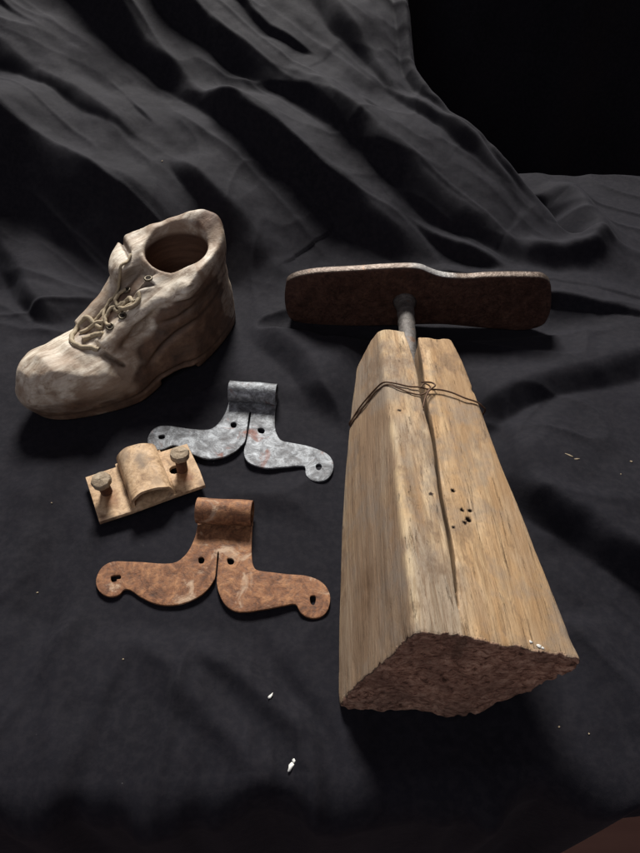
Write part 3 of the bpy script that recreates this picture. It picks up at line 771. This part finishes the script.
def make_bolt(x, y, tilt, hh, seed):
    b = bpy.data.objects.new('bolt', None)
    me = bpy.data.meshes.new('bolt_head')
    bm = bmesh.new()
    prof = [(.0001, .0), (.0050, .0), (.0083, .0004), (.0091, .0016), (.0091, .0056), (.0084, .0070), (.0070, .0076), (.0001, .0079)]
    n = 24; rings = []
    for r, z in prof:
        rings.append([bm.verts.new((r * (1 - .045 * (math.cos(6 * (2 * math.pi * i / n)) < 0) + .02 * math.sin(i * 2.3 + seed)) * math.cos(2 * math.pi * i / n),
                                    r * (1 - .045 * (math.cos(6 * (2 * math.pi * i / n)) < 0) + .02 * math.sin(i * 2.3 + seed)) * math.sin(2 * math.pi * i / n),
                                    z + hh + .0003 * math.sin(i * .7 + seed))) for i in range(n)])
    for a, c in zip(rings, rings[1:]):
        for i in range(n): bm.faces.new((a[i], a[(i + 1) % n], c[(i + 1) % n], c[i]))
    bm.faces.new(rings[0][::-1]); bm.faces.new(rings[-1])
    bmesh.ops.recalc_face_normals(bm, faces=bm.faces)
    bm.to_mesh(me); bm.free()
    R = Matrix.Translation((x, y, PTK)) @ Matrix.Rotation(tilt[0], 4, 'X') @ Matrix.Rotation(tilt[1], 4, 'Y')
    # shank is the part, the head its sub-part
    zz = np.linspace(-.006, hh + .001, 26)
    sh = tube([(0, 0, z) for z in zz], [.0050 + .0004 * (i % 2) for i in range(26)], 16)
    sh.transform(R); s = link('bolt', sh, M_dark, br)
    me.transform(R); h = link('bolt_head', me, M_bolt, s); sharp(me, 30)
    return s
make_bolt(BX1 + .001, BY + .003, (.08, -.04), .0145, 0)
make_bolt(BX2, BY - .0015, (-.02, .05), .0175, 2)

# ------------------------------------------------------------------ carved boot
BO = (-.305, .452); BA = math.radians(45)
def boot_field(x, y, z):
    n1 = .0030 * vnoise(x * 28, y * 28, z * 28, 51) + .0016 * vnoise(x * 70, y * 70, z * 70, 52)
    # plan of the foot
    W = np.interp(x, [-.005, .0, .01, .022, .038, .055, .08, .11, .14, .17, .20, .235, .258, .274, .281], [0.004, .016, .034, .047, .056, .061, .061, .053, .044, .042, .043, .043, .039, .025, .004])
    cy = np.interp(x, [0, .06, .12, .18, .26], [-.002, -.003, -.003, .0, .0])
    T = np.interp(x, [-.006, .0, .008, .02, .04, .07, .095, .115, .135, .155, .20, .24, .27], [.004, .032, .050, .062, .071, .072, .068, .068, .076, .087, .10, .08, .05])
    e = 2.1 + .5 * sstep(.06, .12, x)
    zz = np.maximum(z, 0) / T; yy = np.abs(y - cy) / W
    f1 = ((yy ** e + zz ** e) ** (1 / e) - 1) * np.minimum(W, T) * .8
    # leg of the boot
    cx = .211 + .05 * (z - .06)
    a = .062 + .003 * np.sin(z * 55 + 1); b = .058 + .002 * np.sin(z * 70)
    b = b + .005 * sstep(.085, .11, z)
    a = a + .004 * sstep(.085, .115, z)
    f2 = (np.sqrt(((x - cx) / a) ** 2 + ((y - .003) / b) ** 2) - 1) * .045
    f2 = smax(f2, -z - .0, .003)
    f = smin(f1, f2, .022)
    # tongue and eyelet flaps, higher than the instep, with the throat between them
    ax0, az0, ax1, az1 = .097, .063, .170, .097
    dx, dz = ax1 - ax0, az1 - az0; l = math.hypot(dx, dz)
    al = ((x - ax0) * dx + (z - az0) * dz) / l; nn = (-(x - ax0) * dz + (z - az0) * dx) / l
    tm = sstep(-.004, .014, al) * (1 - sstep(l - .002, l + .012, al))
    for sy in (-1, 1):
        yc = sy * (.021 + .004 * sstep(0, l, al))
        flap = np.sqrt((np.abs(y - yc) / 1.1) ** 2 + (nn / .75) ** 2) - .0110
        f = smin(f, np.maximum(flap, np.maximum(-al, al - l + (.014 if sy > 0 else .002))), .007)
    throat = np.sqrt((y / 1.) ** 2 + ((nn - .011) / 1.5) ** 2) - .0105
    throat = np.maximum(throat, np.maximum(-al + .006, al - l - .010))
    f = smax(f, -throat, .004)
    tongue = np.sqrt((y / 1.2) ** 2 + ((nn + .001) / .7) ** 2) - .0085
    f = smin(f, np.maximum(tongue, np.maximum(-al, al - l - .01)), .004)
    # rim plane: higher at the back, dipping to the throat
    rim = .118 + .27 * (.697 * (x - .212) + .717 * y) + .002 * np.sin(y * 90) + .0032 * vnoise(x * 30, y * 30, 0 * z, 55) + .0010 * vnoise(x * 80, y * 80, 0 * z, 56)
    f = smax(f, z - rim, .009)
    # folds pressed in the collar
    def crease(px, py, dxn, dyn, wdt, dep):
        s = (x - px) * dxn + (y - py) * dyn
        return dep * np.exp(-(s / wdt) ** 2)
    g = np.zeros(x.shape)
    top = sstep(.075, .10, z)
    g = g + top * (np.hypot(x - .200, y) > .035) * (crease(.165, .0, .95, -.3, .003, .0048) * (y > .02) + crease(.235, 0, .8, .6, .0028, .005) * (x > .225) * (y > -.01) + crease(.150, -.01, .35, .93, .0028, .004) * (x < .17))
    # ankle wrinkles on both sides
    s = z - (.040 + .35 * (x - .14)) + .003 * np.sin(x * 60)
    g = g + .0032 * np.exp(-(s / .003) ** 2) * sstep(.12, .15, x) * (1 - sstep(.235, .26, x)) * (np.abs(y) > .02)
    s = z - (.066 + .25 * (x - .14)) + .002 * np.sin(x * 80 + 1)
    g = g + .0022 * np.exp(-(s / .0025) ** 2) * sstep(.15, .17, x) * (np.abs(y) > .02)
    s = z - (.088 - .15 * (x - .2)) + .002 * np.sin(x * 70 + 2)
    g = g + .0016 * np.exp(-(s / .002) ** 2) * sstep(.16, .18, x) * (np.abs(y) > .02)
    s = (x - .100) * .8 + (z - .05) * .6
    g = g + .003 * np.exp(-(s / .0025) ** 2) * sstep(.026, .030, -y) * sstep(.046, .040, -y) * (z > .036)
    # vamp seam
    # welt line above the sole
    sole = .0125 + .006 * sstep(.19, .21, x) * 0
    weltg = np.exp(-((z - sole) / .0016) ** 2)
    g = g + .0024 * weltg
    lip = .0009 * sstep(sole + .001, sole - .001, z)
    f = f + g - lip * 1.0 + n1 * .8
    # heel notch under the waist
    arch = np.maximum(np.abs(x - .160) - .022, z - .006)
    f = smax(f, -arch, .004)
    # bore
    bore = (.03 * vnoise(x * 45, y * 45, z * 12, 58) + np.sqrt(((x - .215) / .0335) ** 2 + ((y - .001) / .0305) ** 2) - 1) * .032
    bore = np.maximum(bore, .050 - z)
    f = smax(f, -bore, .0045)
    f = smax(f, .001 + .9 * (y - .004) ** 2 / .04 + .55 * np.maximum(0, .034 - z) - x, .020)
    f = smax(f, x - .277 + 1.2 * y ** 2 / .04, .010)
    f = smax(f, -z + .0002, .003)
    return f, bore, g

def build_boot():
    h = .00125; lo = (-.012, -.070, -.006); hi = (.280, .070, .146)
    X, Y, Z = grid(lo, hi, h)
    f, bo, g = boot_field(X, Y, Z)
    V, F = surfnet(f, lo, h)
    me = mesh_np('boot_body', V, F)
    _, bo, g = boot_field(*V.T)
    x, y, z = V.T
    st = sstep(.1, .55, fbm(x * 22, y * 22, z * 30, 4, 60) * .55 + .85 * sstep(-.022, -.046, y) * sstep(.09, .15, x) * sstep(.002, -.008, z - (.111 + .27 * (.697 * (x - .212) + .717 * y))) + .75 * (1 - sstep(.010, .042, z)) + .25 * np.clip(g / .002, 0, 1) - .04)  # brown stain, plus shade painted on the near side below the rim
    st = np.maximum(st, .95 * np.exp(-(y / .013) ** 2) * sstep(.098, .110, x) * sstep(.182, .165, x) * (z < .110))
    st = np.maximum(st, .55 * sstep(-.018, -.032, y) * sstep(.15, .19, x) * sstep(.002, -.008, z - (.111 + .27 * (.697 * (x - .212) + .717 * y))))  # near side again: browner wood with its shade painted in
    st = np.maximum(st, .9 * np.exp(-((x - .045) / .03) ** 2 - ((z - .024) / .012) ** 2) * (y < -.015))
    for nm, v in (('stain_shade', np.clip(st * 1.1, 0, 1)), ('groove', np.clip(g / .003, 0, 1)), ('bore', (bo < .0012).astype(float) * (1 - sstep(.112, .119, z)))):
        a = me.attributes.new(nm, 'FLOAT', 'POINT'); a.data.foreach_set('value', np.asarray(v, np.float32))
    return me
boot = thing('carved_boot', 'pale carved wooden boot with cord laces and a round hole bored in its top', 'boot', (BO[0], BO[1], 0), BA)
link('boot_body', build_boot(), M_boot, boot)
from mathutils.bvhtree import BVHTree
body = bpy.data.objects['boot_body']
_bm = bmesh.new(); _bm.from_mesh(body.data); BV = BVHTree.FromBMesh(_bm)
cb, sb_ = math.cos(BA), math.sin(BA)
def onboot(X, Y, lift=.001):
    dx, dy = X - BO[0], Y - BO[1]
    lx, ly = dx * cb + dy * sb_, -dx * sb_ + dy * cb
    loc, nor, _, _ = BV.ray_cast(Vector((lx, ly, .3)), Vector((0, 0, -1)))
    return loc + nor * lift, nor
def cord(XY, r, lifts=None, k=7):
    P = []
    for i, (X, Y) in enumerate(XY):
        p, n = onboot(X, Y, (lifts[i] if lifts else .0010))
        P.append(tuple(p))
    q = spline(P, k)
    r = r * 1.35
    q = q + .0003 * np.stack([np.sin(np.arange(len(q)) * 1.3), np.cos(np.arange(len(q)) * .9), np.sin(np.arange(len(q)) * .7)], 1)
    return link('lace', tube(q, r, 8), M_lace, boot)
eyes_near = [(-.1775, .5635), (-.1905, .5385), (-.2125, .5170), (-.2010, .5270)]
eyes_far = [(-.2135, .5430), (-.2010, .5585)]
for X, Y in eyes_near + eyes_far:
    p, n = onboot(X, Y, .0003)
    n = (n * .6 + Vector((0, -.3 if (X, Y) in eyes_near else .1, .5))).normalized()
    q = n.to_track_quat('Z', 'Y').to_matrix().to_4x4()
    ring = tube([(.0035 * math.cos(a), .0035 * math.sin(a), 0) for a in np.linspace(0, 2 * math.pi, 20, endpoint=False)], .0011, 8, closed=True)
    ring.transform(Matrix.Translation(p + n * .0006) @ q)
    e = link('eyelet', ring, M_eye, boot)
    bmh = bmesh.new(); bmesh.ops.create_cone(bmh, cap_ends=True, segments=18, radius1=.003, radius2=.003, depth=.0012)
    me = bpy.data.meshes.new('eyelet_hole'); bmh.to_mesh(me); bmh.free()
    me.transform(Matrix.Translation(p + n * .0002) @ q)
    link('eyelet_hole', me, M_hole, e, smooth=False)
U = .0009
cord([(-.1975, .5880), (-.2000, .5790), (-.2050, .5690), (-.2110, .5610), (-.2180, .5520), (-.2225, .5420), (-.2235, .5300), (-.2240, .5220)], .00115, [.001, .001, .002, .0028, .0028, .0022, .0015, .001])
cord([(-.2240, .5220), (-.2320, .5290), (-.2430, .5370), (-.2510, .5300), (-.2535, .5150), (-.2500, .5030), (-.2410, .4975), (-.2310, .4990), (-.2235, .4985)], .0019, [.002, .002, .0018, .0014, .0014, .0014, .0012, .0012, .0006])
cord([(-.2460, .5180), (-.2380, .5250), (-.2290, .5290), (-.2220, .5280)], .0016, [.001, .0018, .002, .0016])
cord([(-.2410, .5080), (-.2340, .5130), (-.2260, .5140), (-.2200, .5110)], .0020, [.001, .002, .002, .001])
cord([(-.2125, .5170), (-.2170, .5230), (-.2200, .5320), (-.2150, .5410), (-.2090, .5440)], .0014, [.002, .003, .003, .003, .001])
cord([(-.2135, .5430), (-.2080, .5370), (-.2000, .5345), (-.1935, .5350), (-.1900, .5385)], .0015, [.001, .003, .0035, .003, .002])
cord([(-.1905, .5385), (-.1935, .5455), (-.2000, .5475), (-.2045, .5430), (-.2020, .5360), (-.1950, .5325), (-.1880, .5345), (-.1845, .5410), (-.1860, .5470)], .0017, [.002, .003, .004, .0045, .0045, .004, .003, .002, .001])
cord([(-.2010, .5585), (-.2070, .5550), (-.2105, .5480), (-.2070, .5410), (-.2010, .5400), (-.1970, .5440)], .0014, [.002, .003, .003, .003, .004, .0045])
cord([(-.2360, .5330), (-.2300, .5370), (-.2255, .5440), (-.2215, .5490)], .0012, [.001, .0016, .0016, .001])


# ------------------------------------------------------------------ crumbs on the cloth
def crumb(x, y, size, aspect, rot, mat, label, name='crumb', cat='crumb', bits=1, group=None):
    bm = bmesh.new()
    for q in range(bits):
        r = bmesh.ops.create_icosphere(bm, subdivisions=2, radius=size)
        for v in r['verts']:
            p = v.co / size
            k = 1 + .6 * float(vnoise(np.array([p.x * 2.3 + q * 5]), np.array([p.y * 1.7 + x * 100]), np.array([p.z * 1.7]), 3)[0])
            v.co = Vector((v.co.x * aspect * k * (.75 if q else 1), v.co.y * k, v.co.z * .6 * k)) + Vector((q * size * aspect * 1.5, q * size * .35, 0))
    me = bpy.data.meshes.new(name); bm.to_mesh(me); bm.free()
    o = link(name, me, mat)
    o.location = (x, y, zcloth(x, y) + size * .5); o.rotation_euler = (0, 0, rot)
    o['label'] = label; o['category'] = cat
    if group: o['group'] = group
    return o
G1 = 'pale crumbs scattered on the cloth'
crumb(-.0199, .1283, .0014, 2.2, .9, M_white, 'largest white chalky crumb, lying near the front edge of the cloth', bits=2)
crumb(-.0356, .173, .0011, 1.9, .9, M_white, 'thin white sliver on the cloth between the rusty plate and the front edge', name='sliver', cat='crumb')
crumb(.2346, .390, .0007, 6, -.6, M_straw, 'short dry straw lying on the cloth to the right of the timber block', name='straw', cat='straw')
crumb(.2405, .3865, .0006, 5, .1, M_straw, 'smaller straw beside the short dry straw on the right of the block', name='straw', cat='straw')
for cx_, cy_, cs_, cl_ in ((.1705, .1547, .0008, 'tiny speck close to the lower right corner of the block'), (.2959, .3906, .0011, 'tiny pale speck near the right edge, above the long dark fold'),
        (.279, .3724, .0006, 'fainter of the two specks near the right edge'), (-.2088, .8344, .0010, 'tiny yellowish speck high on the draped folds behind the boot'),
        (-.248, .352, .0007, 'tiny speck left of the cream bracket'), (-.235, .262, .0008, 'tiny speck below the left arm of the rusty plate'),
        (.1905, .1500, .0006, 'tiny speck on the cloth right of the paint-flecked corner'), (-.15, .203, .0006, 'tiny speck in the plain cloth under the rusty plate'),
        (-.268, .165, .0007, 'tiny speck near the lower left corner of the cloth')):
    crumb(cx_, cy_, cs_ * .8, 1.3, cx_ * 40, M_straw, cl_, name='speck', cat='speck', group=G1)


# ------------------------------------------------------------------ light
w = bpy.data.worlds.new('World'); scene.world = w; w.use_nodes = True
w.node_tree.nodes['Background'].inputs[0].default_value = (.92, .80, .90, 1)
w.node_tree.nodes['Background'].inputs[1].default_value = .085

def area(name, loc, target, size, power, col):
    l = bpy.data.lights.new(name, 'AREA'); l.shape = 'DISK'; l.size = size; l.energy = power; l.color = col
    o = bpy.data.objects.new(name, l); COL.objects.link(o)
    o.location = loc
    o.rotation_euler = (Vector(target) - Vector(loc)).to_track_quat('-Z', 'Y').to_euler()
    return o
area('ceiling_lamp', (-.25, 3.2, 2.45), (0, .45, 0), 1.05, 262, (1., .965, .91))
area('added_fill', (-.5, -.9, 1.3), (0, .4, 0), 1.3, 6.5, (.93, .93, 1.))  # unseen fill added behind the camera to lift dark faces; no window there

# ------------------------------------------------------------------ camera
cam = bpy.data.cameras.new('Camera'); co = bpy.data.objects.new('Camera', cam); COL.objects.link(co)
co.location = (0, 0, .485); co.rotation_euler = (math.radians(43), 0, 0)
cam.sensor_fit = 'VERTICAL'; cam.sensor_height = 36; cam.lens = 640 / 853 * 36
cam.clip_start = .01; cam.clip_end = 50
scene.camera = co
scene.view_settings.view_transform = 'Standard'; scene.view_settings.look = 'None'
scene.view_settings.exposure = 0; scene.view_settings.gamma = 1
